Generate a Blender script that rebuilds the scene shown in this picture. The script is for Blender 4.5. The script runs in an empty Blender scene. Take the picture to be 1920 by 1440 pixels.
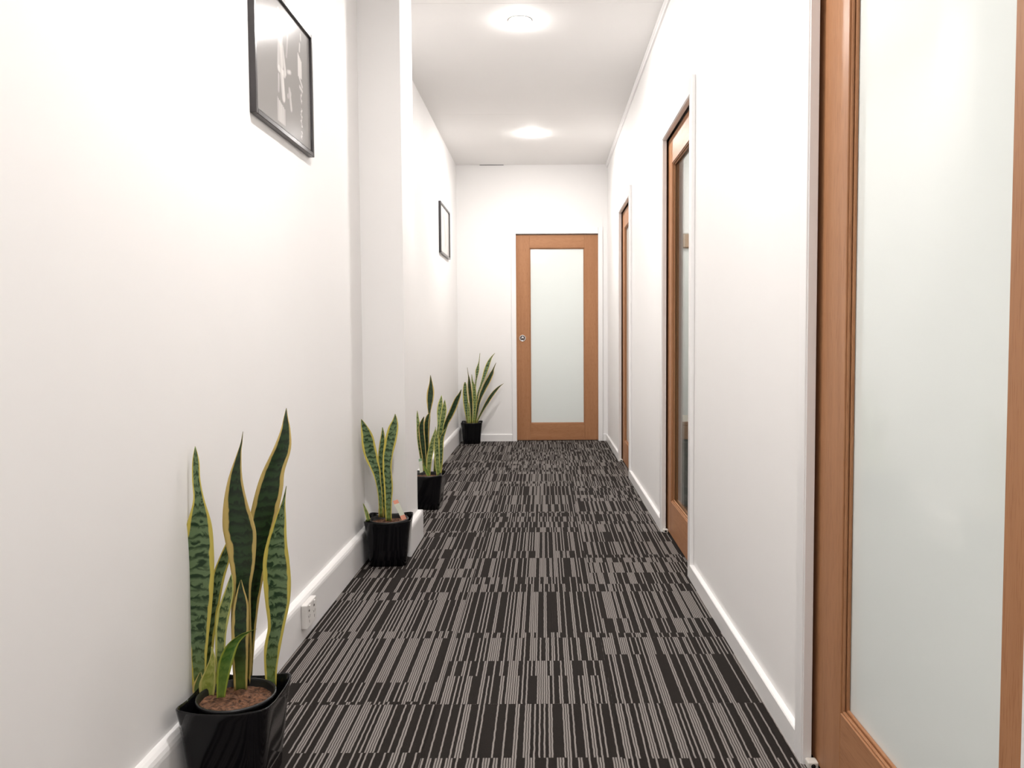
import bpy, bmesh, math, random
from mathutils import Vector, Matrix

scene = bpy.context.scene
C = scene.collection
random.seed(11)

# ------------------------------------------------------------------ camera
F_PX, CX, CY = 1500.0, 1020.0, 707.0
PITCH, ROLL, CAM_H = 0.05, 0.005, 1.033
cam_data = bpy.data.cameras.new('camera')
cam = bpy.data.objects.new('camera', cam_data)
C.objects.link(cam)
cam_data.sensor_fit = 'HORIZONTAL'
cam_data.sensor_width = 36.0
cam_data.lens = F_PX / 1920.0 * 36.0
cam_data.shift_x = -(CX - 960.0) / 1920.0
cam_data.shift_y = (CY - 720.0) / 1920.0
cam_data.clip_start = 0.02
CAM_ROT = Matrix.Rotation(math.pi / 2 - PITCH, 3, 'X') @ Matrix.Rotation(-ROLL, 3, 'Z')
cam.matrix_world = Matrix.Translation((0, 0, CAM_H)) @ CAM_ROT.to_4x4()
scene.camera = cam

# ------------------------------------------------------------------ world, exposure
world = bpy.data.worlds.new('world')
scene.world = world
world.use_nodes = True
world.node_tree.nodes['Background'].inputs['Color'].default_value = (0.9, 0.93, 1.0, 1)
world.node_tree.nodes['Background'].inputs['Strength'].default_value = 0.05
vs = scene.view_settings
vs.view_transform = 'Standard'
vs.look = 'None'
vs.exposure = 0.75
vs.gamma = 1.0
vs.use_curve_mapping = False
LAMP_RADIANCE = 480.0
LAMP_COLOR = (1.0, 0.962, 0.935, 1)


# ------------------------------------------------------------------ pixel helpers (photo measurements -> points in the room)
def ray(px, py):
    return CAM_ROT @ Vector(((px - CX) / F_PX, -(py - CY) / F_PX, -1.0))


def on_height(px, py, z):
    d = ray(px, py)
    return Vector((0, 0, CAM_H)) + d * ((z - CAM_H) / d.z)


def on_depth(px, py, y):
    d = ray(px, py)
    return Vector((0, 0, CAM_H)) + d * (y / d.y)


# ------------------------------------------------------------------ materials
def nmat(name):
    m = bpy.data.materials.new(name)
    m.use_nodes = True
    nt = m.node_tree
    return m, nt, nt.nodes['Principled BSDF']


def N(nt, kind, **kw):
    n = nt.nodes.new(kind)
    for k, v in kw.items():
        setattr(n, k, v)
    return n


def L(nt, a, b):
    nt.links.new(a, b)


def math_node(nt, op, a, b=None, c=None, clamp=False):
    n = N(nt, 'ShaderNodeMath', operation=op, use_clamp=clamp)
    for i, v in enumerate((a, b, c)):
        if v is None:
            continue
        if isinstance(v, (int, float)):
            n.inputs[i].default_value = v
        else:
            L(nt, v, n.inputs[i])
    return n.outputs[0]


def mix_col(nt, fac, a, b):
    n = N(nt, 'ShaderNodeMix', data_type='RGBA')
    if isinstance(fac, (int, float)):
        n.inputs[0].default_value = fac
    else:
        L(nt, fac, n.inputs[0])
    for i, v in ((6, a), (7, b)):
        if isinstance(v, tuple):
            n.inputs[i].default_value = (v[0], v[1], v[2], 1)
        else:
            L(nt, v, n.inputs[i])
    return n.outputs[2]


def plain(name, col, rough=0.5, spec=0.5, metal=0.0, noise=0.03, scale=30.0, bump=0.0, coat=0.0):
    m, nt, b = nmat(name)
    tc = N(nt, 'ShaderNodeTexCoord')
    tx = N(nt, 'ShaderNodeTexNoise')
    tx.inputs['Scale'].default_value = scale
    tx.inputs['Detail'].default_value = 3
    L(nt, tc.outputs['Object'], tx.inputs['Vector'])
    lo = tuple(c * (1 - noise) for c in col)
    hi = tuple(min(1, c * (1 + noise)) for c in col)
    L(nt, mix_col(nt, tx.outputs['Fac'], lo, hi), b.inputs['Base Color'])
    b.inputs['Roughness'].default_value = rough
    b.inputs['Specular IOR Level'].default_value = spec
    b.inputs['Metallic'].default_value = metal
    b.inputs['Coat Weight'].default_value = coat
    if bump:
        bp = N(nt, 'ShaderNodeBump')
        bp.inputs['Strength'].default_value = bump
        bp.inputs['Distance'].default_value = 0.002
        L(nt, tx.outputs['Fac'], bp.inputs['Height'])
        L(nt, bp.outputs['Normal'], b.inputs['Normal'])
    return m


def wood(name, axis):
    """Reddish sapele: long grain streaks and short pores along one axis."""
    m, nt, b = nmat(name)
    tc = N(nt, 'ShaderNodeTexCoord')

    def stretched(s_long, s_cross):
        mp = N(nt, 'ShaderNodeMapping')
        sc = [s_cross] * 3
        sc[axis] = s_long
        mp.inputs['Scale'].default_value = sc
        L(nt, tc.outputs['Object'], mp.inputs['Vector'])
        return mp.outputs[0]
    a = N(nt, 'ShaderNodeTexNoise')
    a.inputs['Scale'].default_value = 1.0
    a.inputs['Detail'].default_value = 4
    a.inputs['Distortion'].default_value = 0.6
    L(nt, stretched(1.5, 26), a.inputs['Vector'])
    f = N(nt, 'ShaderNodeTexNoise')
    f.inputs['Scale'].default_value = 1.0
    f.inputs['Detail'].default_value = 2
    L(nt, stretched(22, 420), f.inputs['Vector'])
    base = mix_col(nt, a.outputs['Fac'], (0.32, 0.142, 0.064), (0.48, 0.245, 0.122))
    pore = math_node(nt, 'MULTIPLY', math_node(nt, 'SUBTRACT', f.outputs['Fac'], 0.52, clamp=True), 3.2, clamp=True)
    L(nt, mix_col(nt, pore, base, (0.27, 0.105, 0.042)), b.inputs['Base Color'])
    b.inputs['Roughness'].default_value = 0.42
    b.inputs['Specular IOR Level'].default_value = 0.25
    bp = N(nt, 'ShaderNodeBump')
    bp.inputs['Strength'].default_value = 0.12
    bp.inputs['Distance'].default_value = 0.001
    L(nt, f.outputs['Fac'], bp.inputs['Height'])
    L(nt, bp.outputs['Normal'], b.inputs['Normal'])
    return m


def carpet():
    """Striped loop-pile carpet; every face carries a random 'seed' that picks its stripe pattern."""
    m, nt, b = nmat('carpet_loop_pile')
    geo = N(nt, 'ShaderNodeNewGeometry')
    sep = N(nt, 'ShaderNodeSeparateXYZ')
    L(nt, geo.outputs['Position'], sep.inputs[0])
    seed = N(nt, 'ShaderNodeAttribute', attribute_name='seed').outputs['Fac']
    wob = N(nt, 'ShaderNodeTexNoise')
    wob.inputs['Scale'].default_value = 38
    wob.inputs['Detail'].default_value = 1
    L(nt, geo.outputs['Position'], wob.inputs['Vector'])
    x = math_node(nt, 'MULTIPLY_ADD', math_node(nt, 'SUBTRACT', wob.outputs['Fac'], 0.5), 0.0030, sep.outputs[0])
    col = math_node(nt, 'MULTIPLY', x, 1 / 0.0065)
    i = math_node(nt, 'FLOOR', col)
    fr = math_node(nt, 'FRACT', col)

    def wn(idx, off):
        cb = N(nt, 'ShaderNodeCombineXYZ')
        L(nt, idx, cb.inputs[0])
        L(nt, math_node(nt, 'ADD', math_node(nt, 'MULTIPLY', seed, 913.0), off), cb.inputs[1])
        w = N(nt, 'ShaderNodeTexWhiteNoise', noise_dimensions='2D')
        L(nt, cb.outputs[0], w.inputs['Vector'])
        return w.outputs['Value']
    h1 = wn(i, 0.0)
    h2 = wn(math_node(nt, 'FLOOR', math_node(nt, 'MULTIPLY', i, 0.34)), 37.0)
    zero = N(nt, 'ShaderNodeValue')
    zero.outputs[0].default_value = 5.0
    dens = wn(zero.outputs[0], 91.0)
    v = math_node(nt, 'ADD', math_node(nt, 'MULTIPLY', h1, 0.75), math_node(nt, 'MULTIPLY', h2, 0.25))
    thr = math_node(nt, 'MULTIPLY_ADD', dens, 0.27, 0.455)
    on = math_node(nt, 'GREATER_THAN', v, thr)
    # no dark run wider than three ribs, no grey run wider than six
    ph = math_node(nt, 'FLOOR', math_node(nt, 'MULTIPLY', seed, 997.0))
    m4 = math_node(nt, 'FLOORED_MODULO', math_node(nt, 'ADD', i, ph), 4.0)
    m7 = math_node(nt, 'FLOORED_MODULO', math_node(nt, 'ADD', i, math_node(nt, 'MULTIPLY', ph, 3.0)), 7.0)
    on = math_node(nt, 'MAXIMUM', on, math_node(nt, 'LESS_THAN', m4, 0.5))
    on = math_node(nt, 'MULTIPLY', on, math_node(nt, 'GREATER_THAN', m7, 0.5))
    # rounded loop profile across the rib
    prof = math_node(nt, 'SINE', math_node(nt, 'MULTIPLY', fr, math.pi))
    grain = N(nt, 'ShaderNodeTexNoise')
    grain.inputs['Scale'].default_value = 330
    grain.inputs['Detail'].default_value = 2
    L(nt, geo.outputs['Position'], grain.inputs['Vector'])
    g = math_node(nt, 'MULTIPLY_ADD', grain.outputs['Fac'], 1.1, 0.45)
    amt = math_node(nt, 'MULTIPLY', math_node(nt, 'MULTIPLY', on, math_node(nt, 'MULTIPLY', math_node(nt, 'SUBTRACT', prof, 0.30, clamp=True), 2.6, clamp=True)), g, clamp=True)
    dark = mix_col(nt, grain.outputs['Fac'], (0.0085, 0.0065, 0.0055), (0.022, 0.0175, 0.015))
    L(nt, mix_col(nt, amt, dark, (0.245, 0.222, 0.207)), b.inputs['Base Color'])
    b.inputs['Roughness'].default_value = 0.95
    b.inputs['Specular IOR Level'].default_value = 0.15
    hgt = math_node(nt, 'MULTIPLY', prof, math_node(nt, 'MULTIPLY_ADD', on, 0.8, 0.2))
    hgt = math_node(nt, 'ADD', hgt, grain.outputs['Fac'])
    bp = N(nt, 'ShaderNodeBump')
    bp.inputs['Strength'].default_value = 0.5
    bp.inputs['Distance'].default_value = 0.002
    L(nt, hgt, bp.inputs['Height'])
    L(nt, bp.outputs['Normal'], b.inputs['Normal'])
    return m


def snake_leaf(name, dark, light, margin, bands):
    m, nt, b = nmat(name)
    uv = N(nt, 'ShaderNodeUVMap', uv_map='leaf')
    sep = N(nt, 'ShaderNodeSeparateXYZ')
    L(nt, uv.outputs[0], sep.inputs[0])
    u, v = sep.outputs[0], sep.outputs[1]
    mm = math_node(nt, 'ABSOLUTE', math_node(nt, 'MULTIPLY_ADD', u, 2.0, -1.0))
    oi = N(nt, 'ShaderNodeObjectInfo')
    off = math_node(nt, 'MULTIPLY', oi.outputs['Random'], 7.0)

    def vec(a, c):
        cb = N(nt, 'ShaderNodeCombineXYZ')
        L(nt, a, cb.inputs[0])
        L(nt, c, cb.inputs[1])
        L(nt, off, cb.inputs[2])
        return cb.outputs[0]
    n1 = N(nt, 'ShaderNodeTexNoise')
    n1.inputs['Scale'].default_value = 1.0
    n1.inputs['Detail'].default_value = 2.5
    n1.inputs['Distortion'].default_value = 0.9
    L(nt, vec(math_node(nt, 'MULTIPLY', u, 2.6), math_node(nt, 'MULTIPLY', v, 48.0)), n1.inputs['Vector'])
    n2 = N(nt, 'ShaderNodeTexNoise')
    n2.inputs['Scale'].default_value = 1.0
    L(nt, vec(math_node(nt, 'MULTIPLY', u, 0.2), math_node(nt, 'MULTIPLY', v, 22.0)), n2.inputs['Vector'])
    # wavy cross bands, broken up by noise
    zig = math_node(nt, 'MULTIPLY_ADD', n1.outputs['Fac'], 12.0, math_node(nt, 'MULTIPLY', v, 250.0))
    wave = math_node(nt, 'MULTIPLY_ADD', math_node(nt, 'SINE', zig), 0.5, 0.5)
    band = math_node(nt, 'MULTIPLY', math_node(nt, 'SUBTRACT', math_node(nt, 'MULTIPLY_ADD', n1.outputs['Fac'], 1.0, math_node(nt, 'MULTIPLY', wave, 0.48)), 0.47, clamp=True), 2.6 * bands, clamp=True)
    green = mix_col(nt, band, dark, light)
    # young tissue near the soil is paler
    low = math_node(nt, 'SUBTRACT', 1.0, math_node(nt, 'MULTIPLY', v, 9.0), clamp=True)
    green = mix_col(nt, math_node(nt, 'MULTIPLY', low, 0.55), green, (0.20, 0.27, 0.05))
    edge = math_node(nt, 'MULTIPLY_ADD', n2.outputs['Fac'], 0.34, 0.50)
    k = math_node(nt, 'MULTIPLY', math_node(nt, 'SUBTRACT', mm, edge), 16.0, clamp=True)
    L(nt, mix_col(nt, k, green, margin), b.inputs['Base Color'])
    b.inputs['Roughness'].default_value = 0.36
    b.inputs['Specular IOR Level'].default_value = 0.4
    b.inputs['Subsurface Weight'].default_value = 0.0
    return m


def milk_glass():
    m, nt, b = nmat('frosted_white_glass')
    tc = N(nt, 'ShaderNodeTexCoord')
    tx = N(nt, 'ShaderNodeTexNoise')
    tx.inputs['Scale'].default_value = 3
    L(nt, tc.outputs['Object'], tx.inputs['Vector'])
    L(nt, mix_col(nt, tx.outputs['Fac'], (0.765, 0.81, 0.785), (0.785, 0.83, 0.805)), b.inputs['Base Color'])
    b.inputs['Roughness'].default_value = 0.06
    b.inputs['IOR'].default_value = 1.5
    return m


def clear_glass():
    m, nt, b = nmat('clear_glass')
    nt.nodes.remove(b)
    out = nt.nodes['Material Output']
    tr = N(nt, 'ShaderNodeBsdfTransparent')
    tc = N(nt, 'ShaderNodeTexCoord')
    tx = N(nt, 'ShaderNodeTexNoise')
    tx.inputs['Scale'].default_value = 2
    L(nt, tc.outputs['Object'], tx.inputs['Vector'])
    L(nt, mix_col(nt, tx.outputs['Fac'], (0.93, 0.96, 0.945), (0.94, 0.965, 0.95)), tr.inputs['Color'])
    gl = N(nt, 'ShaderNodeBsdfGlossy')
    gl.inputs['Roughness'].default_value = 0.03
    fr = N(nt, 'ShaderNodeFresnel')
    fr.inputs['IOR'].default_value = 1.3
    mx = N(nt, 'ShaderNodeMixShader')
    L(nt, math_node(nt, 'MULTIPLY', fr.outputs[0], 0.5), mx.inputs[0])
    L(nt, tr.outputs[0], mx.inputs[1])
    L(nt, gl.outputs[0], mx.inputs[2])
    L(nt, mx.outputs[0], out.inputs['Surface'])
    return m


def lamp_mat():
    m, nt, b = nmat('lamp_diffuser')
    nt.nodes.remove(b)
    e = N(nt, 'ShaderNodeEmission')
    e.inputs['Color'].default_value = LAMP_COLOR
    e.inputs['Strength'].default_value = LAMP_RADIANCE
    L(nt, e.outputs[0], nt.nodes['Material Output'].inputs['Surface'])
    return m


def print_mat(name, rough=0.13, spec=0.5):
    m, nt, b = nmat(name)
    a = N(nt, 'ShaderNodeAttribute', attribute_name='ink')
    L(nt, a.outputs['Color'], b.inputs['Base Color'])
    b.inputs['Roughness'].default_value = rough
    b.inputs['Specular IOR Level'].default_value = spec
    return m


def soil_mat():
    m, nt, b = nmat('coir_potting_mix')
    tc = N(nt, 'ShaderNodeTexCoord')
    tx = N(nt, 'ShaderNodeTexNoise')
    tx.inputs['Scale'].default_value = 120
    tx.inputs['Detail'].default_value = 5
    L(nt, tc.outputs['Object'], tx.inputs['Vector'])
    L(nt, mix_col(nt, math_node(nt, 'MULTIPLY', math_node(nt, 'SUBTRACT', tx.outputs['Fac'], 0.3), 2.2, clamp=True),
                  (0.018, 0.009, 0.006), (0.27, 0.125, 0.065)), b.inputs['Base Color'])
    b.inputs['Roughness'].default_value = 0.95
    bp = N(nt, 'ShaderNodeBump')
    bp.inputs['Strength'].default_value = 0.9
    bp.inputs['Distance'].default_value = 0.004
    L(nt, tx.outputs['Fac'], bp.inputs['Height'])
    L(nt, bp.outputs['Normal'], b.inputs['Normal'])
    return m


M = {
    'wall': plain('white_wall_paint', (0.865, 0.852, 0.84), 0.55, 0.3, noise=0.008, scale=6, bump=0.02),
    'ceiling': plain('white_ceiling_paint', (0.87, 0.855, 0.84), 0.8, 0.2, noise=0.01, scale=4),
    'trim': plain('white_gloss_trim', (0.87, 0.858, 0.85), 0.28, 0.5, noise=0.008, scale=8),
    'plastic': plain('white_plastic', (0.80, 0.775, 0.75), 0.3, 0.5, noise=0.01),
    'guide': plain('ivory_plastic', (0.70, 0.67, 0.62), 0.4, 0.5, noise=0.02),
    'dark': plain('dark_hole', (0.012, 0.011, 0.011), 0.6, 0.2),
    'slot': plain('grey_slot', (0.16, 0.14, 0.125), 0.6, 0.2),
    'frame': plain('charcoal_frame', (0.028, 0.024, 0.025), 0.22, 0.5, noise=0.05),
    'mat': plain('pale_mat_board', (0.72, 0.70, 0.68), 0.7, 0.3, noise=0.01),
    'pot': plain('black_glazed_ceramic', (0.004, 0.004, 0.005), 0.09, 0.32, noise=0.05),
    'nursery': plain('black_nursery_plastic', (0.012, 0.012, 0.013), 0.3, 0.5, noise=0.05),
    'steel': plain('satin_steel', (0.72, 0.69, 0.67), 0.25, 0.5, metal=1.0, noise=0.02),
    'steel_dark': plain('recess_steel', (0.38, 0.34, 0.33), 0.35, 0.5, metal=0.9, noise=0.02),
    'tag': plain('plant_tag_white', (0.62, 0.64, 0.53), 0.4, noise=0.02),
    'tag_orange': plain('plant_tag_coral', (0.78, 0.33, 0.22), 0.4, noise=0.05),
    'tag_green': plain('plant_tag_green', (0.22, 0.36, 0.20), 0.4, noise=0.1),
    'fabric': plain('sage_upholstery', (0.16, 0.20, 0.18), 0.9, 0.2, noise=0.12, scale=300, bump=0.2),
    'beige': plain('beige_board', (0.52, 0.44, 0.35), 0.7, 0.3, noise=0.03),
    'wood_x': wood('sapele_grain_across', 0),
    'wood_y': wood('sapele_grain_along', 1),
    'wood_z': wood('sapele_grain_upright', 2),
    'carpet': carpet(),
    'milk': milk_glass(),
    'glass': clear_glass(),
    'lamp': lamp_mat(),
    'soil': soil_mat(),
    'leaf_dark_shaded': snake_leaf('snake_leaf_dark_shaded', (0.007, 0.018, 0.006), (0.022, 0.050, 0.017), (0.56, 0.42, 0.14), 0.8),  # darker copy of the leaf green; shade on backlit leaves put into the colour
    'leaf_mid': snake_leaf('snake_leaf_mid', (0.012, 0.036, 0.012), (0.135, 0.205, 0.095), (0.60, 0.50, 0.10), 1.0),
    'leaf_pale': snake_leaf('snake_leaf_pale', (0.030, 0.068, 0.020), (0.21, 0.27, 0.10), (0.54, 0.51, 0.14), 1.0),
    'leaf_bright': snake_leaf('snake_leaf_bright', (0.045, 0.125, 0.018), (0.12, 0.22, 0.04), (0.30, 0.36, 0.05), 0.6),
    'leaf_sheath': snake_leaf('snake_leaf_sheath', (0.26, 0.30, 0.05), (0.48, 0.47, 0.13), (0.52, 0.49, 0.15), 0.7),
    'poster': print_mat('poster_print_behind_glass'),
}


# ------------------------------------------------------------------ object helpers
def obj(name, bm, mat, parent=None, smooth=False):
    me = bpy.data.meshes.new(name)
    bmesh.ops.recalc_face_normals(bm, faces=bm.faces)
    bm.to_mesh(me)
    bm.free()
    me.materials.append(M[mat])
    if smooth:
        for p in me.polygons:
            p.use_smooth = True
    o = bpy.data.objects.new(name, me)
    C.objects.link(o)
    if parent is not None:
        o.parent = parent
        o.matrix_parent_inverse = Matrix.Translation(-parent.location)
    return o


def tag(o, label, cat, group=None, kind=None):
    o['label'] = label
    o['category'] = cat
    if group:
        o['group'] = group
    if kind:
        o['kind'] = kind
    return o


def thing(name, loc, label, cat, group=None, kind=None):
    o = bpy.data.objects.new(name, None)
    o.empty_display_size = 0.05
    o.location = loc
    C.objects.link(o)
    return tag(o, label, cat, group, kind)


def add_box(bm, x0, x1, y0, y1, z0, z1, bevel=0.0, seg=1):
    vs_ = [bm.verts.new((x, y, z)) for z in (z0, z1) for y in (y0, y1) for x in (x0, x1)]
    fs = []
    for q in ((0, 2, 3, 1), (4, 5, 7, 6), (0, 1, 5, 4), (2, 6, 7, 3), (0, 4, 6, 2), (1, 3, 7, 5)):
        fs.append(bm.faces.new([vs_[k] for k in q]))
    if bevel:
        es = list({e for f in fs for e in f.edges})
        bmesh.ops.bevel(bm, geom=es, offset=bevel, segments=seg, affect='EDGES', profile=0.5)


def box(name, mat, parent, x0, x1, y0, y1, z0, z1, bevel=0.0, seg=1):
    bm = bmesh.new()
    add_box(bm, x0, x1, y0, y1, z0, z1, bevel, seg)
    return obj(name, bm, mat, parent)


def boxes(name, mat, parent, lst):
    bm = bmesh.new()
    for b in lst:
        add_box(bm, *b)
    return obj(name, bm, mat, parent)


def extrude_profile(name, mat, parent, prof, place, a, b):
    """Extrude a 2-D profile; place(p, q, t) maps profile point and run coordinate to the room."""
    bm = bmesh.new()
    r0 = [bm.verts.new(place(p, q, a)) for p, q in prof]
    r1 = [bm.verts.new(place(p, q, b)) for p, q in prof]
    n = len(prof)
    for i in range(n):
        j = (i + 1) % n
        bm.faces.new((r0[i], r0[j], r1[j], r1[i]))
    bm.faces.new(r0)
    bm.faces.new(list(reversed(r1)))
    return obj(name, bm, mat, parent)


# ------------------------------------------------------------------ dimensions of the corridor
XL, XR = -0.852, 0.632          # wall faces
XF = 0.615                      # face of the right architraves and baseboard
X_SKIN, X_IN0, X_IN1 = 0.6405, 0.697, 0.724
YB, Y0 = 7.926, -2.4            # back wall face, end behind the viewer
ZC = 2.718
OPEN_TOP, ARC_TOP = 2.047, 2.115
ARC_W = 0.048
OPENINGS = [(1.012, 1.884), (3.408, 4.192), (5.815, 6.605)]
COL = (3.755, 4.09, -0.6555)    # pier: front, far face, side face
BD = (-0.273, 0.540)            # back door opening

# ---- floor: slab + carpet tiles
floor = box('floor', 'dark', None, XL - 0.1, 2.75, Y0 - 0.1, YB + 0.3, -0.12, -0.006)
tag(floor, 'dark striped carpet tile floor of the corridor', 'floor', kind='structure')
SEAM_X = [-0.826, -0.308, 0.190, 0.690]
SEAM_X_R = XR + 0.08
BANDS = {
    0: [1.45, 1.70, 1.945, 2.225, 2.352, 2.770, 3.105, 3.40, 3.53, 3.70, 3.86],
    1: [1.50, 1.75, 1.918, 2.207, 2.395, 2.508, 2.753, 3.186, 3.304, 3.401, 3.693, 3.823],
    2: [1.48, 1.70, 1.912, 2.192, 2.556, 2.745, 2.890, 3.193, 3.300, 3.46, 3.62, 3.75],
}
rng = random.Random(5)
for c in BANDS:
    y = BANDS[c][-1]
    while y < YB + 0.2:
        y += rng.choice([0.07, 0.10, 0.13, 0.18, 0.24, 0.30, 0.38])
        BANDS[c].append(y)
    y = BANDS[c][0]
    while y > Y0 - 0.3:
        y -= rng.choice([0.10, 0.15, 0.22, 0.30])
        BANDS[c].insert(0, y)


def carpet_tile(x0, x1, y0, y1, cuts, salt):
    ys = [y0] + [c for c in cuts if y0 + 0.015 < c < y1 - 0.015] + [y1]
    bm = bmesh.new()
    lay = bm.faces.layers.float.new('seed')
    rows = [(bm.verts.new((x0, y, 0)), bm.verts.new((x1, y, 0))) for y in ys]
    low = [(bm.verts.new((x0, y, -0.006)), bm.verts.new((x1, y, -0.006))) for y in (ys[0], ys[-1])]
    for k in range(len(rows) - 1):
        f = bm.faces.new((rows[k][0], rows[k][1], rows[k + 1][1], rows[k + 1][0]))
        # bands that run on over a tile seam keep their own pattern per tile
        f[lay] = random.Random(int((ys[k] + ys[k + 1]) * 5000) + salt * 7919).random()
    bm.faces.new((rows[0][0], low[0][0], low[0][1], rows[0][1]))
    bm.faces.new((rows[-1][1], low[1][1], low[1][0], rows[-1][0]))
    me = bpy.data.meshes.new('carpet_tile')
    bm.to_mesh(me)
    bm.free()
    me.materials.append(M['carpet'])
    o = bpy.data.objects.new('carpet_tile', me)
    C.objects.link(o)
    o.parent = floor
    return o


g = 0.0004
row_seams = [2.207 + 0.497 * k for k in range(-10, 14)]
row_seams = [y for y in row_seams if Y0 - 0.45 < y < YB + 0.5]
for c in range(3):
    for k in range(len(row_seams) - 1):
        y0, y1 = max(row_seams[k], Y0 - 0.05), min(row_seams[k + 1], YB + 0.04)
        if y1 - y0 > 0.03:
            carpet_tile((XL - 0.01 if c == 0 else SEAM_X[c]) + g, SEAM_X[c + 1] - g, y0 + g, y1 - g, BANDS[c], c * 100 + k)
# the meeting room carpet seen through the clear glazed door
for c in range(4):
    for k in range(8):
        x0 = 0.690 + c * 0.5
        y0 = 2.60 + k * 0.5
        carpet_tile(x0 + g, min(x0 + 0.5, 2.7) - g, y0 + g, min(y0 + 0.5, 6.3) - g, BANDS[k % 3], 900 + c * 10 + k)

# ---- ceiling panels
ceiling = box('ceiling', 'ceiling', None, XL - 0.1, 2.75, Y0 - 0.1, YB + 0.3, ZC + 0.012, ZC + 0.12)
tag(ceiling, 'flat white panelled corridor ceiling', 'ceiling', kind='structure')
py = [Y0 - 0.1, -1.92, 0.097, 2.114, 4.131, 6.149, YB + 0.25]
for k in range(len(py) - 1):
    box('ceiling_panel', 'ceiling', ceiling, XL - 0.05, XR + 0.08, py[k] + 0.0007, py[k + 1] - 0.0007, ZC, ZC + 0.012, 0.0006)
box('ceiling_panel', 'ceiling', ceiling, XR + 0.0815, 2.74, 2.2, 6.5, ZC, ZC + 0.012)
box('shadow_gap', 'dark', ceiling, -0.62, -0.385, YB - 0.004, YB + 0.001, ZC - 0.004, ZC)

# ---- walls
wl = boxes('wall_left', 'wall', None, [(XL - 0.1, XL, Y0 - 0.1, YB + 0.3, -0.1, ZC + 0.01)])
tag(wl, 'long white painted left corridor wall', 'wall', kind='structure')
pier = boxes('wall_pier', 'wall', None, [(XL - 0.02, COL[2], COL[0], COL[1], -0.003, ZC + 0.01)])
tag(pier, 'white square pier projecting from the left wall', 'wall', kind='structure')


def skin(x0, x1):
    lst, y = [], Y0 - 0.1
    for a, b in OPENINGS:
        lst.append((x0, x1, y, a, -0.1, ZC + 0.01))
        lst.append((x0, x1, a, b, OPEN_TOP, ZC + 0.01))
        y = b
    lst.append((x0, x1, y, YB + 0.3, -0.1, ZC + 0.01))
    return lst


wr = boxes('wall_right', 'wall', None, skin(XR, X_SKIN))
tag(wr, 'white right corridor wall with three sliding door openings', 'wall', kind='structure')
wri = boxes('wall_inner_right', 'wall', None, skin(X_IN0, X_IN1))
tag(wri, 'inner white skin of the right wall behind the sliding doors', 'wall', kind='structure')
wb = boxes('wall_back', 'wall', None, [
    (XL - 0.05, BD[0], YB, YB + 0.016, -0.1, ZC + 0.01), (BD[1], XR + 0.01, YB, YB + 0.016, -0.1, ZC + 0.01),
    (BD[0], BD[1], YB, YB + 0.016, OPEN_TOP, ZC + 0.01), (XL - 0.05, XR + 0.1, YB + 0.07, YB + 0.1, -0.1, ZC + 0.01)])
tag(wb, 'white end wall around the timber door', 'wall', kind='structure')
we = boxes('wall_end', 'wall', None, [(XL - 0.1, 0.80, Y0 - 0.1, Y0, -0.1, ZC + 0.01)])
tag(we, 'white wall closing the corridor behind the viewer', 'wall', kind='structure')
rooms = boxes('wall_room', 'wall', None, [(X_IN1 - 0.005, 2.75, 6.25, 6.35, -0.1, ZC + 0.01), (X_IN1 - 0.005, 2.75, 2.45, 2.55, -0.1, ZC + 0.01),
                                         (2.65, 2.75, 2.5, 6.3, -0.1, ZC + 0.01)])
tag(rooms, 'white meeting room walls seen through the clear door glass', 'wall', kind='structure')

# ---- baseboards
LBH = 0.146
prof_l = [(0, -0.002), (0.025, -0.002), (0.025, LBH - 0.024), (0.0235, LBH - 0.015), (0.0195, LBH - 0.007), (0.013, LBH - 0.002), (0.006, LBH), (0, LBH)]
bl = thing('baseboard_left', (XL, 3.0, 0), 'tall rounded white baseboard along the left wall', 'baseboard', kind='structure')
place_y = lambda p, q, t: (XL + p, t, q)
extrude_profile('board', 'trim', bl, prof_l, place_y, Y0, COL[0])
extrude_profile('board', 'trim', bl, prof_l, place_y, COL[1], YB)
extrude_profile('board', 'trim', bl, prof_l, lambda p, q, t: (t, COL[0] - p, q), XL, COL[2] + 0.025)
extrude_profile('board', 'trim', bl, prof_l, lambda p, q, t: (COL[2] + p, t, q), COL[0] - 0.0005, COL[1] + 0.0005)
extrude_profile('board', 'trim', bl, prof_l, lambda p, q, t: (t, COL[1] + p, q), XL, COL[2] + 0.025)
RBH = 0.062
prof_r = [(0, -0.002), (0.017, -0.002), (0.017, RBH - 0.003), (0.0145, RBH), (0, RBH)]
br = thing('baseboard_right', (XR, 3.0, 0), 'low white square-edged baseboard along the right wall', 'baseboard', kind='structure')
edges = [Y0] + [v for a, b in OPENINGS for v in (a - ARC_W, b + ARC_W)] + [YB]
for k in range(0, len(edges), 2):
    extrude_profile('board', 'trim', br, prof_r, lambda p, q, t: (XR - p, t, q), edges[k], edges[k + 1])
bb = thing('baseboard_back', (0, YB, 0), 'low white baseboard on the end wall', 'baseboard', kind='structure')
prof_b = [(0, -0.002), (0.016, -0.002), (0.016, 0.066), (0.013, 0.07), (0, 0.07)]
extrude_profile('board', 'trim', bb, prof_b, lambda p, q, t: (t, YB - p, q), XL + 0.025, BD[0] - 0.045)
extrude_profile('board', 'trim', bb, prof_b, lambda p, q, t: (t, YB - p, q), BD[1] + 0.045, XR - 0.017)
# small cornice strip along the right wall
cor = extrude_profile('trim_1', 'trim', None, [(0, 0), (0.020, 0), (0.020, -0.010), (0.012, -0.016), (0.010, -0.030), (0, -0.030)],
                      lambda p, q, t: (XR - p, t, ZC + q), Y0, YB)
tag(cor, 'thin white cornice strip where right wall meets ceiling', 'cornice', kind='structure')


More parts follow.
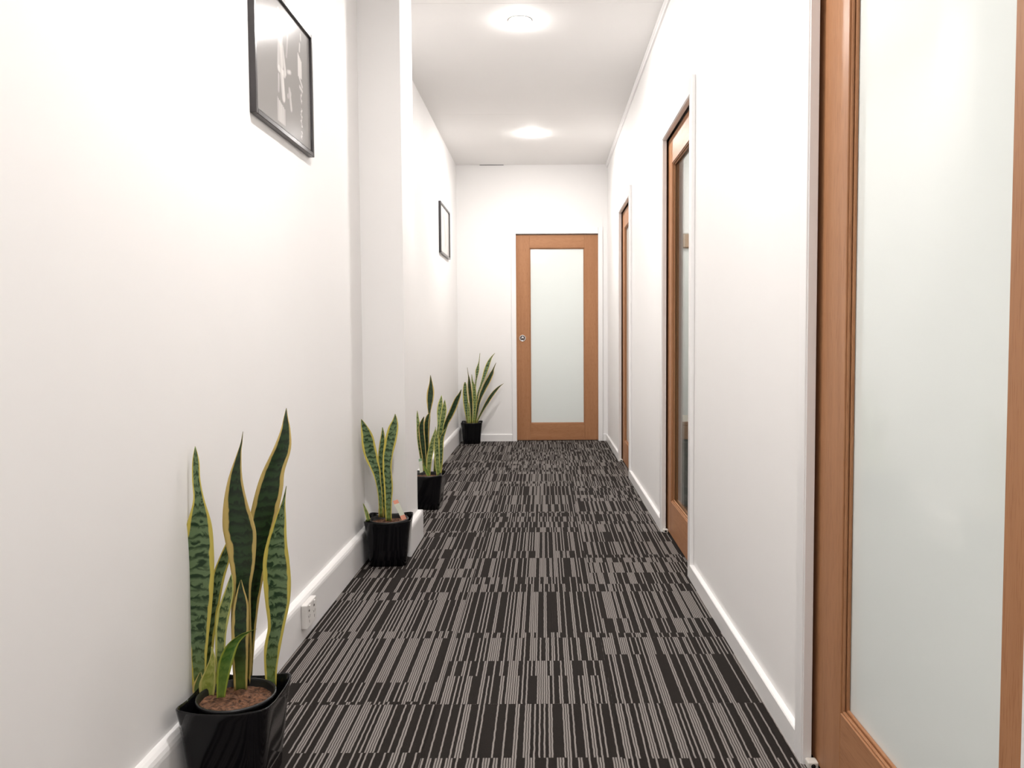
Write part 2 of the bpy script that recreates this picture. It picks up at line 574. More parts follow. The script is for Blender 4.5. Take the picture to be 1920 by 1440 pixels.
# ---- door linings on the right wall
def right_lining(n, a, b, label):
    t = thing('trim_%d' % n, (XR, (a + b) / 2, 0), label, 'door frame', kind='structure')
    bv = 0.0025
    for y0, y1 in ((a - ARC_W, a), (b, b + ARC_W)):
        box('architrave', 'trim', t, XF, XR, y0, y1, -0.002, ARC_TOP, bv, 2)
    box('architrave', 'trim', t, XF, XR, a - 0.001, b + 0.001, OPEN_TOP, ARC_TOP - 0.0005, bv, 2)
    box('jamb', 'trim', t, XF + 0.004, X_SKIN, b - 0.003, b + 0.004, -0.002, OPEN_TOP + 0.002, 0.001)
    box('jamb', 'trim', t, XF + 0.004, X_IN1, a - 0.004, a + 0.003, -0.002, OPEN_TOP + 0.002, 0.001)
    box('jamb_head', 'trim', t, XF + 0.004, X_SKIN, a, b, OPEN_TOP - 0.003, OPEN_TOP + 0.004, 0.001)
    box('jamb', 'trim', t, X_IN0 + 0.002, X_IN1 + 0.003, b - 0.003, b + 0.004, -0.002, OPEN_TOP + 0.002, 0.001)
    box('jamb_head', 'trim', t, X_IN0 + 0.002, X_IN1, a, b, OPEN_TOP - 0.003, OPEN_TOP + 0.004, 0.001)
    return t


right_lining(2, *OPENINGS[0], 'white door frame around the nearest timber sliding door')
right_lining(3, *OPENINGS[1], 'white door frame around the middle right sliding door')
right_lining(4, *OPENINGS[2], 'white door frame around the far right sliding door')
tb = thing('trim_5', (0.13, YB, 0), 'white architrave around the end wall timber door', 'door frame', kind='structure')
for x0, x1 in ((BD[0] - 0.043, BD[0] + 0.002), (BD[1] - 0.002, BD[1] + 0.043)):
    box('architrave', 'trim', tb, x0, x1, YB - 0.014, YB, -0.002, 2.108, 0.002, 2)
box('architrave', 'trim', tb, BD[0] + 0.0025, BD[1] - 0.0025, YB - 0.0135, YB, OPEN_TOP, 2.1075, 0.002, 2)
box('jamb_head', 'trim', tb, BD[0], BD[1], YB, YB + 0.014, OPEN_TOP - 0.002, OPEN_TOP + 0.004)


# ---- timber doors with a single pane
def door(n, place, w, glass, label, stile=0.135, near=None, top=0.135, bottom=0.188, h0=0.008, h1=2.041, axis=1, pull=None):
    """place(a, d) -> (x, y): a runs across the leaf, d is depth behind its face."""
    o = place(w / 2, 0)
    t = thing('door_%d' % n, (o[0], o[1], 0), label, 'door', kind='structure')
    gr = {0: 'wood_x', 1: 'wood_y'}[axis]

    def part(name, mat, a0, a1, d0, d1, z0, z1, bevel=0.0012):
        p, q = place(a0, d0), place(a1, d1)
        return box(name, mat, t, min(p[0], q[0]), max(p[0], q[0]), min(p[1], q[1]), max(p[1], q[1]), z0, z1, bevel)
    T = 0.038
    near = stile if near is None else near
    part('stile', 'wood_z', 0, stile, 0, T, h0, h1)
    part('stile', 'wood_z', w - near, w, 0, T, h0, h1)
    part('rail', gr, stile + 0.0003, w - near - 0.0003, 0.0004, T, h1 - top, h1)
    part('rail', gr, stile + 0.0003, w - near - 0.0003, 0.0004, T, h0, h0 + bottom)
    z0, z1 = h0 + bottom, h1 - top
    for d0, d1, e in ((0.004, 0.0105, 0.005), (0.0115, 0.0185, 0.010)):
        part('bead', 'wood_z', stile, stile + e, d0, d1, z0, z1, 0.0015)
        part('bead', 'wood_z', w - near - e, w - near, d0, d1, z0, z1, 0.0015)
        part('bead', gr, stile + e, w - near - e, d0, d1, z0, z0 + e, 0.0015)
        part('bead', gr, stile + e, w - near - e, d0, d1, z1 - e, z1, 0.0015)
    for a0, a1, zz0, zz1, mt in ((stile, stile + 0.01, z0, z1, 'wood_z'), (w - near - 0.01, w - near, z0, z1, 'wood_z'),
                                 (stile + 0.01, w - near - 0.01, z0, z0 + 0.01, gr), (stile + 0.01, w - near - 0.01, z1 - 0.01, z1, gr)):
        part('bead', mt, a0, a1, 0.0255, 0.036, zz0, zz1, 0.0015)
    part('pane', glass, stile + 0.001, w - near - 0.001, 0.019, 0.025, z0 + 0.001, z1 - 0.001, 0)
    return t


XD = 0.651
door(1, lambda a, d: (XD + d, 2.000 - a), 0.99, 'milk', 'nearest timber sliding door with frosted white pane on the right',
     stile=0.27, near=0.112, bottom=0.192)
door(2, lambda a, d: (XD + d, 4.340 - a), 0.935, 'glass', 'middle right timber sliding door with clear pane', stile=0.252, near=0.12, bottom=0.176)
door(3, lambda a, d: (XD + d, 6.750 - a), 0.94, 'milk', 'far right timber sliding door standing in its white frame', stile=0.27, near=0.12, bottom=0.176)
bdoor = door(4, lambda a, d: (BD[0] + 0.001 + a, YB + 0.017 + d), BD[1] - BD[0] - 0.002, 'milk', 'timber door with tall frosted pane closing the corridor end',
             stile=0.134, top=0.130, bottom=0.165, h0=0.006, h1=2.040, axis=0)


# round flush pull on the end door
def disc_profile(name, mat, parent, centre, prof, seg=32, axis='y', smooth=True):
    """Lathe: prof = [(radius, height along axis)]."""
    bm = bmesh.new()
    rings = []
    for r, hgt in prof:
        ring = []
        for k in range(seg):
            a = 2 * math.pi * k / seg
            if axis == 'y':
                p = (centre[0] + r * math.cos(a), centre[1] + hgt, centre[2] + r * math.sin(a))
            elif axis == 'x':
                p = (centre[0] + hgt, centre[1] + r * math.cos(a), centre[2] + r * math.sin(a))
            else:
                p = (centre[0] + r * math.cos(a), centre[1] + r * math.sin(a), centre[2] + hgt)
            ring.append(bm.verts.new(p))
        rings.append(ring)
    for i in range(len(rings) - 1):
        for k in range(seg):
            j = (k + 1) % seg
            bm.faces.new((rings[i][k], rings[i][j], rings[i + 1][j], rings[i + 1][k]))
    for ring in (rings[0], rings[-1]):
        if (ring[0].co - ring[seg // 2].co).length > 1e-5:
            bm.faces.new(ring)
    return obj(name, bm, mat, parent, smooth)


pc = (-0.211, YB + 0.017, 1.022)
pull = disc_profile('flush_pull', 'steel', bdoor, pc, [(0.033, 0.0), (0.033, -0.003), (0.030, -0.0045), (0.026, -0.004), (0.0235, -0.001), (0.0235, 0.0005)])
pull['label'] = 'round satin steel flush pull'
disc_profile('pull_cup', 'steel_dark', pull, pc, [(0.0235, -0.0008), (0.020, -0.0004), (0.011, -0.0012), (0.010, -0.0030), (0.0001, -0.0034)])


# ---- ceiling downlights
def downlight(x, y, label):
    t = thing('ceiling_light', (x, y, ZC), label, 'ceiling light', 'round recessed lights along the corridor ceiling')
    disc_profile('trim_ring', 'plastic', t, (x, y, ZC), [(0.058, 0.0), (0.066, 0.0), (0.066, -0.002), (0.063, -0.0035), (0.058, -0.0035)], axis='z')
    pr = [(0.0585, -0.001)] + [(0.0585 * math.cos(a * math.pi / 12), -0.003 - 0.011 * math.sin(a * math.pi / 12)) for a in range(0, 6)] + [(0.0001, -0.014)]
    disc_profile('diffuser', 'lamp', t, (x, y, ZC), pr, axis='z')


downlight(-0.118, 4.350, 'round white ceiling light nearest the viewer, above the white pier')
downlight(-0.091, 6.720, 'round white ceiling light near the end wall door')
downlight(-0.130, 2.080, 'round ceiling light above the first snake plant, out of the picture')
downlight(-0.140, -0.200, 'round ceiling light behind the viewer')
downlight(1.500, 5.400, 'unseen round ceiling light added to brighten the room behind the clear door')  # unseen lamp, added so the room behind the glass reads bright


# ---- framed pictures on the left wall
def wall_picture(y0, y1, z0, z1, ink, label, margin=0.012):
    fw, fd = 0.015, 0.020
    x0 = XL
    t = thing('framed_picture', (x0, (y0 + y1) / 2, z0), label, 'picture', 'black framed prints on the left wall')
    for a, b, c, d in ((y0, y0 + fw, z0, z1), (y1 - fw, y1, z0, z1), (y0 + fw, y1 - fw, z0, z0 + fw), (y0 + fw, y1 - fw, z1 - fw, z1)):
        box('frame_bar', 'frame', t, x0, x0 + fd, a, b, c, d, 0.0015)
    box('mat_board', 'mat', t, x0, x0 + 0.010, y0 + fw, y1 - fw, z0 + fw, z1 - fw)
    ny, nz = 150, 110
    a0, a1 = y0 + fw + margin, y1 - fw - 0.002
    c0, c1 = z0 + fw + margin * 0.6, z1 - fw - 0.002
    verts = [(x0 + 0.0115, a0 + (a1 - a0) * i / ny, c0 + (c1 - c0) * j / nz) for j in range(nz + 1) for i in range(ny + 1)]
    faces = [(j * (ny + 1) + i, j * (ny + 1) + i + 1, (j + 1) * (ny + 1) + i + 1, (j + 1) * (ny + 1) + i) for j in range(nz) for i in range(ny)]
    me = bpy.data.meshes.new('print')
    me.from_pydata(verts, [], faces)
    ca = me.color_attributes.new('ink', 'FLOAT_COLOR', 'POINT')
    vals = []
    for j in range(nz + 1):
        for i in range(ny + 1):
            v = ink(i / ny, j / nz)
            vals += [v * 1.0, v * 0.955, v * 0.92, 1]
    ca.data.foreach_set('color', vals)
    me.materials.append(M['poster'])
    o = bpy.data.objects.new('print', me)
    C.objects.link(o)
    o.parent = t
    o.matrix_parent_inverse = Matrix.Translation(-t.location)
    return t


def seg_d(a, b, p, q):
    vx, vy = q[0] - p[0], q[1] - p[1]
    t = max(0, min(1, ((a - p[0]) * vx + (b - p[1]) * vy) / (vx * vx + vy * vy)))
    return math.hypot(a - p[0] - vx * t, b - p[1] - vy * t)


def soft(d, r, e=0.012):
    return max(0.0, min(1.0, (r - d) / e + 0.5))


def ink_one(a, b):
    """Grey monochrome print: a pale upright draped shape, pale blocks and a thin pale script-like line."""
    v = 0.25
    al = a * 1.33
    pale = 0.0
    # upright draped column of light cloth
    for p, q, r, s in (((0.56, 0.80), (0.57, 0.52), 0.050, 0.75), ((0.53, 0.70), (0.50, 0.46), 0.030, 0.6), ((0.60, 0.66), (0.66, 0.47), 0.026, 0.85),
                       ((0.51, 0.46), (0.64, 0.45), 0.028, 0.95), ((0.58, 0.42), (0.61, 0.26), 0.042, 0.85), ((0.50, 0.40), (0.49, 0.28), 0.018, 0.5),
                       ((0.52, 0.92), (0.54, 0.80), 0.022, 0.5), ((0.62, 0.93), (0.63, 0.78), 0.020, 0.4), ((0.74, 0.80), (0.70, 0.62), 0.016, 0.4),
                       ((0.72, 0.50), (0.80, 0.52), 0.016, 0.8), ((0.76, 0.36), (0.80, 0.22), 0.026, 0.55), ((0.72, 0.30), (0.79, 0.34), 0.020, 0.4)):
        k = soft(seg_d(al, b, p, q), r)
        pale = max(pale, k * s * (0.8 + 0.2 * math.sin(70 * al + 9 * b)))
    # pale patch low on the figure
    if 0.46 < al < 0.64 and 0.03 < b < 0.22 - 0.3 * (al - 0.46):
        pale = max(pale, 0.35 + 0.4 * (0.5 + 0.5 * math.sin(150 * al)) * (1 if 0.50 < al < 0.60 else 0.3))
    # pale block and irregular strokes beside it
    if 1.00 < al < 1.10 and 0.56 < b < 0.76 - 0.5 * (al - 1.0):
        pale = max(pale, 0.75)
    for p, q in (((1.03, 0.56), (1.11, 0.50)), ((1.04, 0.48), (1.11, 0.46)), ((1.05, 0.79), (1.06, 0.85)), ((1.09, 0.90), (1.09, 0.94))):
        pale = max(pale, 0.8 * soft(seg_d(al, b, p, q), 0.013))
    # fine wavy pale stroke running down the side
    if 0.03 < b < 0.44:
        x = 1.075 + 0.010 * math.sin(92 * b) + 0.006 * math.sin(223 * b)
        gap = 1.0 if math.sin(31 * b + 1.0) > -0.86 else 0.0
        pale = max(pale, 0.85 * gap * soft(abs(al - x), 0.010 + 0.006 * math.sin(140 * b), 0.010))
    return v + (0.72 - v) * pale


def ink_two(a, b):
    v = 0.62
    v -= 0.10 * soft(abs(a - 0.45 - 0.1 * math.sin(5 * b)), 0.10, 0.12) * soft(abs(b - 0.5), 0.36, 0.1)
    return v


wall_picture(2.362, 2.952, 1.690, 2.126, ink_one, 'large black framed monochrome print nearest the viewer, high on the left wall')
wall_picture(6.570, 7.205, 1.728, 2.146, ink_two, 'black framed pale print on the left wall beyond the pier')

# ---- double power outlet on the left baseboard
ox = XL + 0.025
po = thing('power_outlet', (ox, 2.722, 0.05), 'white double power outlet on the left baseboard behind the first plant', 'power outlet')
box('plate', 'plastic', po, ox, ox + 0.020, 2.665, 2.779, 0.046, 0.128, 0.003, 2)
for yc in (2.693, 2.751):
    sw = box('switch', 'plastic', po, ox + 0.020, ox + 0.024, yc - 0.006, yc + 0.006, 0.108, 0.122, 0.0015, 2)
    box('switch_dot', 'slot', sw, ox + 0.0195, ox + 0.0208, yc - 0.005, yc + 0.005, 0.099, 0.106, 0.0003)
    for dy, dz, s in ((-0.007, 0.083, 1), (0.007, 0.083, -1), (0, 0.066, 0)):
        bm = bmesh.new()
        add_box(bm, ox + 0.0195, ox + 0.0206, -0.0012, 0.0012, -0.005, 0.005)
        bmesh.ops.rotate(bm, verts=bm.verts, cent=(0, 0, 0), matrix=Matrix.Rotation(s * math.radians(30), 3, 'X'))
        bmesh.ops.translate(bm, verts=bm.verts, vec=(0, yc + dy, dz))
        obj('socket_slot', bm, 'slot', po)

# ---- small white floor guides at the sliding doors
for (a, b), lab in zip(OPENINGS, ('small ivory floor guide at the nearest sliding door frame', 'small ivory floor guide at the middle right door frame',
                                  'small ivory floor guide at the far right door frame')):
    t = thing('door_guide', (0.634, b - 0.016, 0), lab, 'door guide', 'floor guides of the sliding doors')
    box('guide_block', 'guide', t, 0.6235, 0.6495, b - 0.030, b - 0.0035, 0.0, 0.019, 0.004, 3)
    disc_profile('screw_hole', 'dark', t, (0.6365, b - 0.030, 0.0095), [(0.0055, -0.0006), (0.0055, 0.002)], seg=16)

# ---- things in the room behind the clear pane
ot = thing('ottoman', (1.05, 4.90, 0), 'grey-green upholstered block seat behind the clear middle door', 'ottoman')
box('cushion', 'fabric', ot, 0.775, 1.335, 4.56, 5.12, 0.05, 0.44, 0.02, 3)
for x in (0.82, 1.29):
    for y in (4.61, 5.07):
        box('foot', 'dark', ot, x - 0.02, x + 0.02, y - 0.02, y + 0.02, 0, 0.055)
bx_ = thing('storage_box', (1.0, 4.85, 0.44), 'beige lidded box resting on the grey-green seat', 'box')
box('body', 'beige', bx_, 0.787, 1.15, 4.58, 4.95, 0.44, 0.52, 0.004)
box('lid', 'beige', bx_, 0.785, 1.152, 4.578, 4.952, 0.52, 0.545, 0.004)
wp = thing('wall_panel', (1.11, 6.25, 1.70), 'small beige wall panel on the far room wall behind the clear pane', 'wall panel')
box('housing', 'beige', wp, 1.035, 1.20, 6.225, 6.25, 1.715, 1.825, 0.004)
box('cover', 'beige', wp, 1.042, 1.193, 6.221, 6.226, 1.722, 1.818, 0.002)


# ------------------------------------------------------------------ snake plants
def catmull(pts, n):
    out = []
    P = [pts[0]] + list(pts) + [pts[-1]]
    segs = len(pts) - 1
    for k in range(n + 1):
        s = k / n * segs
        i = min(int(s), segs - 1)
        t = s - i
        p0, p1, p2, p3 = P[i], P[i + 1], P[i + 2], P[i + 3]
        out.append([0.5 * (2 * b + (c - a) * t + (2 * a - 5 * b + 4 * c - d) * t * t + (3 * b - a - 3 * c + d) * t ** 3)
                    for a, b, c, d in zip(p0, p1, p2, p3)])
    return out


SOIL_Z = 0.188


def leaf(parent, pts, mat, lean=0.0, rot=0.0, twist=0.0, fold=0.35, depth=None, grow=0.006):
    """pts = photo measurements (x, y, half width) from soil to tip; placed at the leaf's own depth in the pot."""
    base = on_height(pts[0][0], pts[0][1], SOIL_Z)
    yb = base.y if depth is None else depth
    n = max(14, 4 * len(pts))
    cs = catmull(pts, n)
    total = 0.0
    bm = bmesh.new()
    uvl = bm.loops.layers.uv.new('leaf')
    S = [-1, -0.82, -0.45, 0, 0.45, 0.82, 1]
    rings, vlen, prev = [], [], None
    for k, (px, py_, hw) in enumerate(cs):
        t = k / n
        yy = yb + lean * t ** 1.4
        c = on_depth(px, py_, yy)
        if prev is not None:
            total += (c - prev).length
        prev = c.copy()
        vlen.append(total)
        dist = (c - Vector((0, 0, CAM_H))).length
        r = math.radians(rot + twist * t)
        w = Vector((math.cos(r), math.sin(r), 0))
        nrm = Vector((math.sin(r), -math.cos(r), 0))       # towards the viewer
        half = max(0.0006, hw) * (dist / F_PX) / max(0.5, math.cos(r))
        if k == 0:
            c.z -= grow
        th = min(0.0021, half * 0.5)
        front, back = [], []
        for s in S:
            off = fold * half * (s * s - 0.35)
            p = c + w * (half * s) + nrm * off
            edge = (1 - 0.75 * s * s)
            front.append(bm.verts.new(p + nrm * th * edge))
            back.append(bm.verts.new(p - nrm * th * edge))
        rings.append(front + back[::-1])
    m = len(S)
    us = [(s + 1) / 2 for s in S] + [(s + 1) / 2 for s in reversed(S)]

    def face(idx):
        f = bm.faces.new([rings[i][j] for i, j in idx])
        f.smooth = True
        for lp, (i, j) in zip(f.loops, idx):
            lp[uvl].uv = (us[j], vlen[i])
    for i in range(n):
        for j in range(2 * m):
            q = (j + 1) % (2 * m)
            face([(i, j), (i, q), (i + 1, q), (i + 1, j)])
    face([(0, j) for j in range(2 * m)])
    face([(n, j) for j in reversed(range(2 * m))])
    return obj('leaf', bm, mat, parent, True)


def rounded_square(half, power, seg=48):
    out = []
    for k in range(seg):
        a = 2 * math.pi * (k + 0.5) / seg
        ca, sa = math.cos(a), math.sin(a)
        r = half / (abs(ca) ** power + abs(sa) ** power) ** (1 / power)
        out.append((r * ca, r * sa, a))
    return out


def pot(parent, cx, cy, turn):
    """Square glazed pot: tapered sides, rounded corners that rise into points at the rim."""
    bm = bmesh.new()
    H = 0.205
    loops = []
    outer = [(0.000, 0.078, 6), (0.004, 0.083, 7), (0.05, 0.0865, 8), (0.10, 0.091, 9), (0.15, 0.0965, 8), (0.185, 0.1010, 8.5), (H - 0.003, 0.1035, 9), (H, 0.1035, 9)]
    inner = [(H + 0.001, 0.1018, 9), (H - 0.002, 0.0990, 9), (0.19, 0.0965, 8), (0.15, 0.0915, 8), (0.06, 0.0835, 7), (0.012, 0.079, 6)]
    seg = 64
    for z, hf, pw in outer + inner:
        ring = []
        for x, y, a in rounded_square(hf, pw, seg):
            corner = abs(math.sin(2 * a)) ** 5
            k = max(0.0, (z - 0.13) / (H - 0.13)) ** 2
            dz = k * (0.005 * corner - 0.003 * (1 - corner))
            f = 1 + k * 0.008 * corner
            ring.append(bm.verts.new((x * f, y * f, z + dz)))
        loops.append(ring)
    for i in range(len(loops) - 1):
        for k in range(seg):
            j = (k + 1) % seg
            bm.faces.new((loops[i][k], loops[i][j], loops[i + 1][j], loops[i + 1][k]))
    bm.faces.new(loops[0])
    bm.faces.new(loops[-1])
    bmesh.ops.rotate(bm, verts=bm.verts, cent=(0, 0, 0), matrix=Matrix.Rotation(math.radians(turn), 3, 'Z'))
    bmesh.ops.translate(bm, verts=bm.verts, vec=(cx, cy, 0))
    obj('outer_pot', bm, 'pot', parent, True)
    disc_profile('inner_pot', 'nursery', parent, (cx, cy, 0), [(0.060, 0.020), (0.076, 0.14), (0.0825, 0.192), (0.0885, 0.194), (0.0895, 0.199), (0.0885, 0.2035), (0.0855, 0.2035), (0.0825, 0.198), (0.080, 0.17), (0.0001, 0.165)], seg=48, axis='z')
    # lumpy potting mix
    bm = bmesh.new()
    rr = random.Random(int(cy * 100))
    rings = []
    for i, r in enumerate((0.0, 0.012, 0.024, 0.036, 0.047, 0.058, 0.068, 0.0765, 0.0812)):
        if i == 0:
            rings.append([bm.verts.new((cx, cy, SOIL_Z + 0.003))])
            continue
        rings.append([bm.verts.new((cx + r * math.cos(k * math.pi / 18), cy + r * math.sin(k * math.pi / 18),
                                    SOIL_Z + rr.uniform(-0.003, 0.004) - 0.003 * (r / 0.08) ** 2)) for k in range(36)])
    for k in range(36):
        j = (k + 1) % 36
        bm.faces.new((rings[0][0], rings[1][k], rings[1][j]))
        for i in range(1, len(rings) - 1):
            bm.faces.new((rings[i][k], rings[i + 1][k], rings[i + 1][j], rings[i][j]))
    o = obj('soil', bm, 'soil', parent)
    o['kind'] = 'stuff'


def plant_tag(parent, p_top, p_bot, half, depth, mats):
    """Thin plastic care tag pushed into the soil, printed in two colours."""
    a, b = on_depth(*p_bot, depth - 0.01), on_depth(*p_top, depth)
    b_sc = half * b.y / F_PX
    side = Vector((1, 0.25, 0.3)).normalized()
    up = (b - a)
    nrm = side.cross(up).normalized() * 0.0006
    cuts = (0.0, 0.22, 0.82, 1.0)
    root = None
    for k in range(3):
        p, q = a + up * cuts[k], a + up * cuts[k + 1]
        bm = bmesh.new()
        vv = []
        for s in (1, -1):
            for c_, sg in ((p, -1), (p, 1), (q, 1), (q, -1)):
                vv.append(bm.verts.new(c_ + side * sg * b_sc + nrm * s))
        for idx in ((0, 1, 2, 3), (7, 6, 5, 4), (0, 4, 5, 1), (1, 5, 6, 2), (2, 6, 7, 3), (3, 7, 4, 0)):
            bm.faces.new([vv[i] for i in idx])
        if root is None:
            root = obj('care_tag', bm, mats[k], parent)
        else:
            o = obj('tag_print', bm, mats[k], parent)
            o.parent = root
            o.matrix_parent_inverse = Matrix.Identity(4)
    root['label'] = 'small plastic plant care tag'


GRP = 'potted snake plants along the left wall'

# plant one: nearest
P1 = thing('potted_snake_plant', (-0.723, 1.832, 0), 'largest potted snake plant nearest the viewer with tall yellow-edged leaves', 'potted plant', GRP)
pot(P1, -0.723, 1.832, 0)
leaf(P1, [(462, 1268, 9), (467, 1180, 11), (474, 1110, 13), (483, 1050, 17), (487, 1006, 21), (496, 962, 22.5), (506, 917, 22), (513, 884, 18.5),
          (529, 842, 15), (535.5, 807, 8.5), (536, 784, 4), (537, 765, .5)], 'leaf_dark_shaded', lean=0.05, rot=12)
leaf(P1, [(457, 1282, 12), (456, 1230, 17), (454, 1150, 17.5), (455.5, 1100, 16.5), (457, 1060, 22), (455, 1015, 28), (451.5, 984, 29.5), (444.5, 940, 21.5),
          (443, 895, 12.5), (449, 850, 4), (453, 830, 1.6), (455.5, 809, .4)], 'leaf_dark_shaded', lean=0.0, rot=-8)
leaf(P1, [(383, 1282, 9), (388, 1200, 10), (397, 1140, 9.5), (408, 1085, 9), (419, 1050, 8), (430, 1018, 5), (437, 998, .5)], 'leaf_mid', lean=0.03, rot=25, twist=20)
leaf(P1, [(375, 1292, 11), (373, 1240, 14), (372.5, 1190, 18), (372, 1140, 23), (370.5, 1077, 27.5), (372, 1020, 24.5), (374, 980, 18.5), (373, 938, 8.5),
          (368, 900, 6), (367, 865, 5), (366, 837, .5)], 'leaf_mid', lean=0.012, rot=-5, twist=35)
leaf(P1, [(509, 1284, 8.5), (508.5, 1250, 10.5), (512, 1210, 13.5), (519, 1172, 14), (521.5, 1130, 20), (521, 1090, 23), (519, 1050, 22), (520, 1015, 17),
          (526, 975, 10), (532, 940, 3), (537, 911, .5)], 'leaf_mid', lean=-0.02, rot=6)
leaf(P1, [(452, 1292, 11), (451, 1220, 14), (452, 1160, 14.5), (453, 1130, 12), (452, 1105, 6), (452, 1087, .5)], 'leaf_dark_shaded', lean=-0.012, rot=-4, fold=0.25)
leaf(P1, [(413, 1292, 7), (414, 1250, 8), (415, 1190, 9.5), (420, 1150, 11), (430, 1110, 8), (434, 1077, 1)], 'leaf_pale', lean=0.0, rot=-15, twist=20)
leaf(P1, [(414, 1308, 6), (418, 1270, 9), (425, 1235, 11), (437, 1207, 9), (455, 1190, 6), (470, 1183, 2.5), (482, 1179, .4)], 'leaf_bright', lean=-0.01, rot=18)
leaf(P1, [(389, 1303, 11), (390, 1280, 13), (395, 1255, 8), (399, 1232, 4), (397, 1213, .8)], 'leaf_sheath', lean=0.0, rot=5)
leaf(P1, [(372, 1300, 8), (373, 1285, 9), (376, 1260, .8)], 'leaf_dark_shaded', lean=0.0, rot=0)

# plant two: in front of the pier
P2 = thing('potted_snake_plant', (-0.716, 3.645, 0), 'small three-leaved snake plant in a black pot against the white pier', 'potted plant', GRP)
pot(P2, -0.716, 3.645, 4)
leaf(P2, [(714, 965, 3), (713, 930, 4), (709, 902, 5), (705, 882, 8), (698, 862, 11), (692, 838, 12), (688, 815, 10), (682, 797, 5), (677.5, 786, .5)],
     'leaf_mid', lean=-0.03, rot=10, depth=3.66)
leaf(P2, [(719, 968, 4), (717, 935, 5), (715, 900, 6), (714.5, 865, 6), (716, 835, 5), (717.5, 815, 3), (717, 801, .4)], 'leaf_mid', lean=0.01, rot=30, depth=3.69)
leaf(P2, [(729, 974, 5.5), (728.5, 945, 6.5), (729, 922, 8), (728.5, 905, 8.5), (726.5, 880, 8.5), (728, 852, 9.5), (733, 827, 11), (738, 802, 9.5),
          (741, 787, 4.5), (741, 776, .5)], 'leaf_mid', lean=-0.02, rot=-8, depth=3.64)
leaf(P2, [(691, 975, 3.5), (687, 960, 3), (681, 944, .5)], 'leaf_pale', rot=10, depth=3.63)
leaf(P2, [(715, 967, 5), (715, 955, 5), (714, 946, 2)], 'leaf_dark_shaded', rot=0, depth=3.67)
plant_tag(P2, (741, 938), (758, 974), 4.6, 3.63, ('tag_orange', 'tag', 'tag_orange'))

# plant three: just beyond the pier
P3 = thing('potted_snake_plant', (-0.713, 4.832, 0), 'bushy snake plant in black pot half hidden behind the pier', 'potted plant', GRP)
pot(P3, -0.713, 4.832, -3)
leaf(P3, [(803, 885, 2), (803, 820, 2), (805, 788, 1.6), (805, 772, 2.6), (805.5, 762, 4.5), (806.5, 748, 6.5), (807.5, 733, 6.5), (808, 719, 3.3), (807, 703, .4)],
     'leaf_dark_shaded', lean=0.02, rot=5)
leaf(P3, [(815, 888, 2.5), (819, 830, 3), (822, 800, 2), (823, 785, 3), (824, 772, 4.5), (826, 757, 4.5), (828, 741, .4)], 'leaf_pale', lean=0.03, rot=-10)
leaf(P3, [(822, 884, 2.5), (829, 825, 3), (835, 799, 4), (842, 783, 5.5), (849, 768, 6), (857, 748, 5), (862, 738, 2.5), (865, 730, .4)], 'leaf_dark_shaded', lean=0.01, rot=15)
leaf(P3, [(824, 887, 4), (826, 840, 5), (827, 807, 4.5), (830, 787, 5), (833, 768, 5), (834, 750, .4)], 'leaf_pale', lean=0.0, rot=-12)
leaf(P3, [(795, 886, 3), (789, 850, 3), (786, 825, 3.5), (784.5, 800, 3.5), (783, 785, 2.5), (782.5, 770, .4)], 'leaf_pale', lean=0.01, rot=12)
leaf(P3, [(802, 886, 3), (801, 850, 4), (800, 820, 4.5), (800, 795, 5), (803, 780, 3.5), (806, 774, .5)], 'leaf_dark_shaded', lean=0.0, rot=-18)
leaf(P3, [(797, 887, 3.5), (796, 865, 3.7), (794, 845, 4.7), (792, 826, 5.3), (790.5, 810, 5.5), (790.5, 795, 4.5), (795, 781, .5)], 'leaf_dark_shaded', lean=-0.01, rot=8)
leaf(P3, [(824, 889, 3.5), (826, 860, 4), (827, 840, 4), (828, 822, 4), (832, 812, 3), (838, 800, .4)], 'leaf_mid', lean=-0.01, rot=20)
leaf(P3, [(803.5, 891, 3.5), (805, 865, 5), (808, 845, 5.5), (812, 825, 4), (817, 803, .5)], 'leaf_pale', lean=0.0, rot=-10)
leaf(P3, [(822.5, 891, 4), (820, 865, 4.5), (819, 845, 5), (818, 825, 4.5), (817, 808, 1), (816.5, 800, .3)], 'leaf_pale', lean=0.01, rot=10)
leaf(P3, [(804, 893, 3), (799, 882, 3), (793, 870, .4)], 'leaf_bright', rot=10)
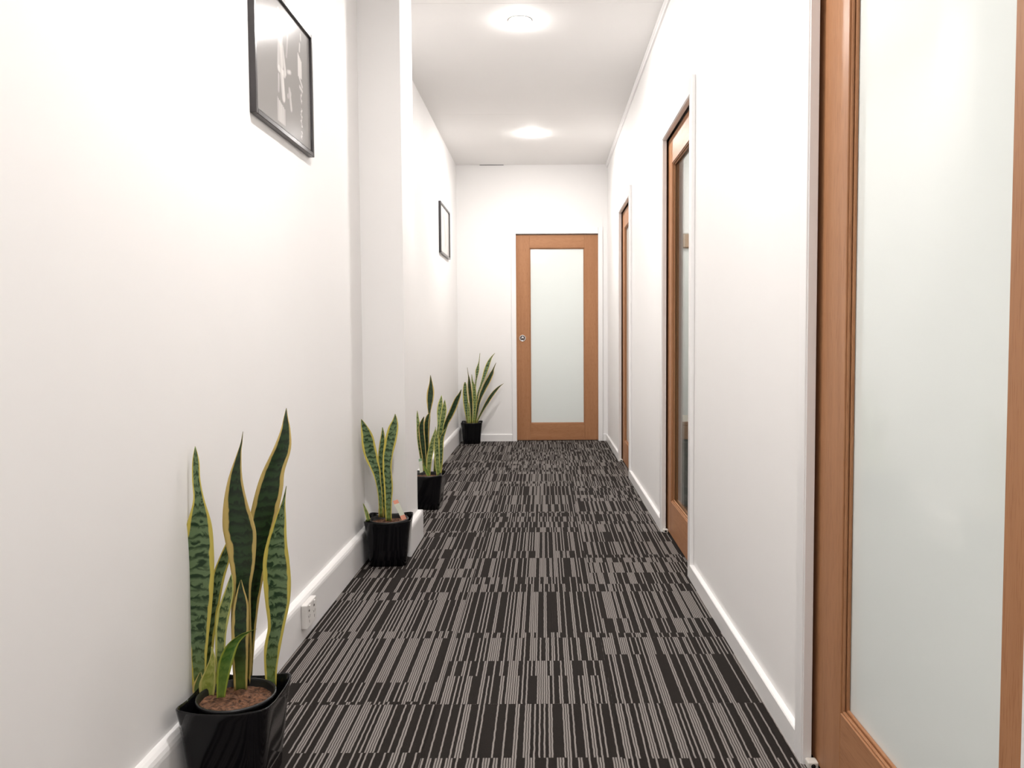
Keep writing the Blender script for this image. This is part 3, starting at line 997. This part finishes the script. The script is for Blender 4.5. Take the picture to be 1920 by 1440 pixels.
plant_tag(P3, (788, 860), (790, 886), 3.2, 4.80, ('tag', 'tag', 'tag_green'))

# plant four: in the far corner
P4 = thing('potted_snake_plant', (-0.707, 7.788, 0), 'spreading snake plant in black pot in the far left corner', 'potted plant', GRP)
pot(P4, -0.707, 7.788, 2)
leaf(P4, [(889, 793, 1.5), (890.5, 740, 1.5), (892, 718, 1.2), (893.5, 708, 1.6), (895, 695, 3.5), (897, 684, 1.6), (898.5, 676, .7), (900, 662, .4)],
     'leaf_mid', lean=0.03, depth=7.80)
leaf(P4, [(890, 793, 1.5), (895, 745, 1.6), (902, 722, 2), (907, 708, 3.2), (912, 692, 4.2), (917, 678, 3.2), (922, 669, 1.6), (928, 662, .4)], 'leaf_mid', lean=0.04, depth=7.80)
leaf(P4, [(891, 793, 2), (897, 758, 2.6), (902, 742, 3.6), (907, 730, 5), (914, 716, 5.5), (921, 702, 4.2), (925, 692, 1.6), (930, 680, .4)], 'leaf_dark_shaded', lean=0.02, depth=7.79)
leaf(P4, [(894, 792, 1.5), (901, 777, 2), (908, 764, 3), (915, 752, 4), (922, 741, 4.2), (930, 731, 3.5), (937, 724, 2), (944.5, 719, .4)], 'leaf_dark_shaded', lean=0.03, depth=7.80)
leaf(P4, [(888, 793, 2), (890, 768, 3), (890, 747, 3.7), (888.5, 726, 3.5), (885.5, 714, 1.5), (884.5, 702, .4)], 'leaf_pale', lean=0.0, depth=7.78)
leaf(P4, [(884, 793, 2), (884, 768, 2.5), (882.5, 747, 3.8), (880.5, 726, 3.8), (879.5, 711, 2), (878, 702, .7), (876, 689, .4)], 'leaf_dark_shaded', lean=0.0, depth=7.77)
leaf(P4, [(878, 793, 2.5), (876, 780, 3), (874.5, 768, 4), (873.5, 754, 5), (872, 735, 4.3), (872, 722, 3), (872, 716.5, .8)], 'leaf_mid', lean=0.0, depth=7.76)
leaf(P4, [(880, 793, 2.2), (879, 780, 2.5), (879, 767, 2), (879, 755, .4)], 'leaf_pale', lean=0.0, depth=7.74)
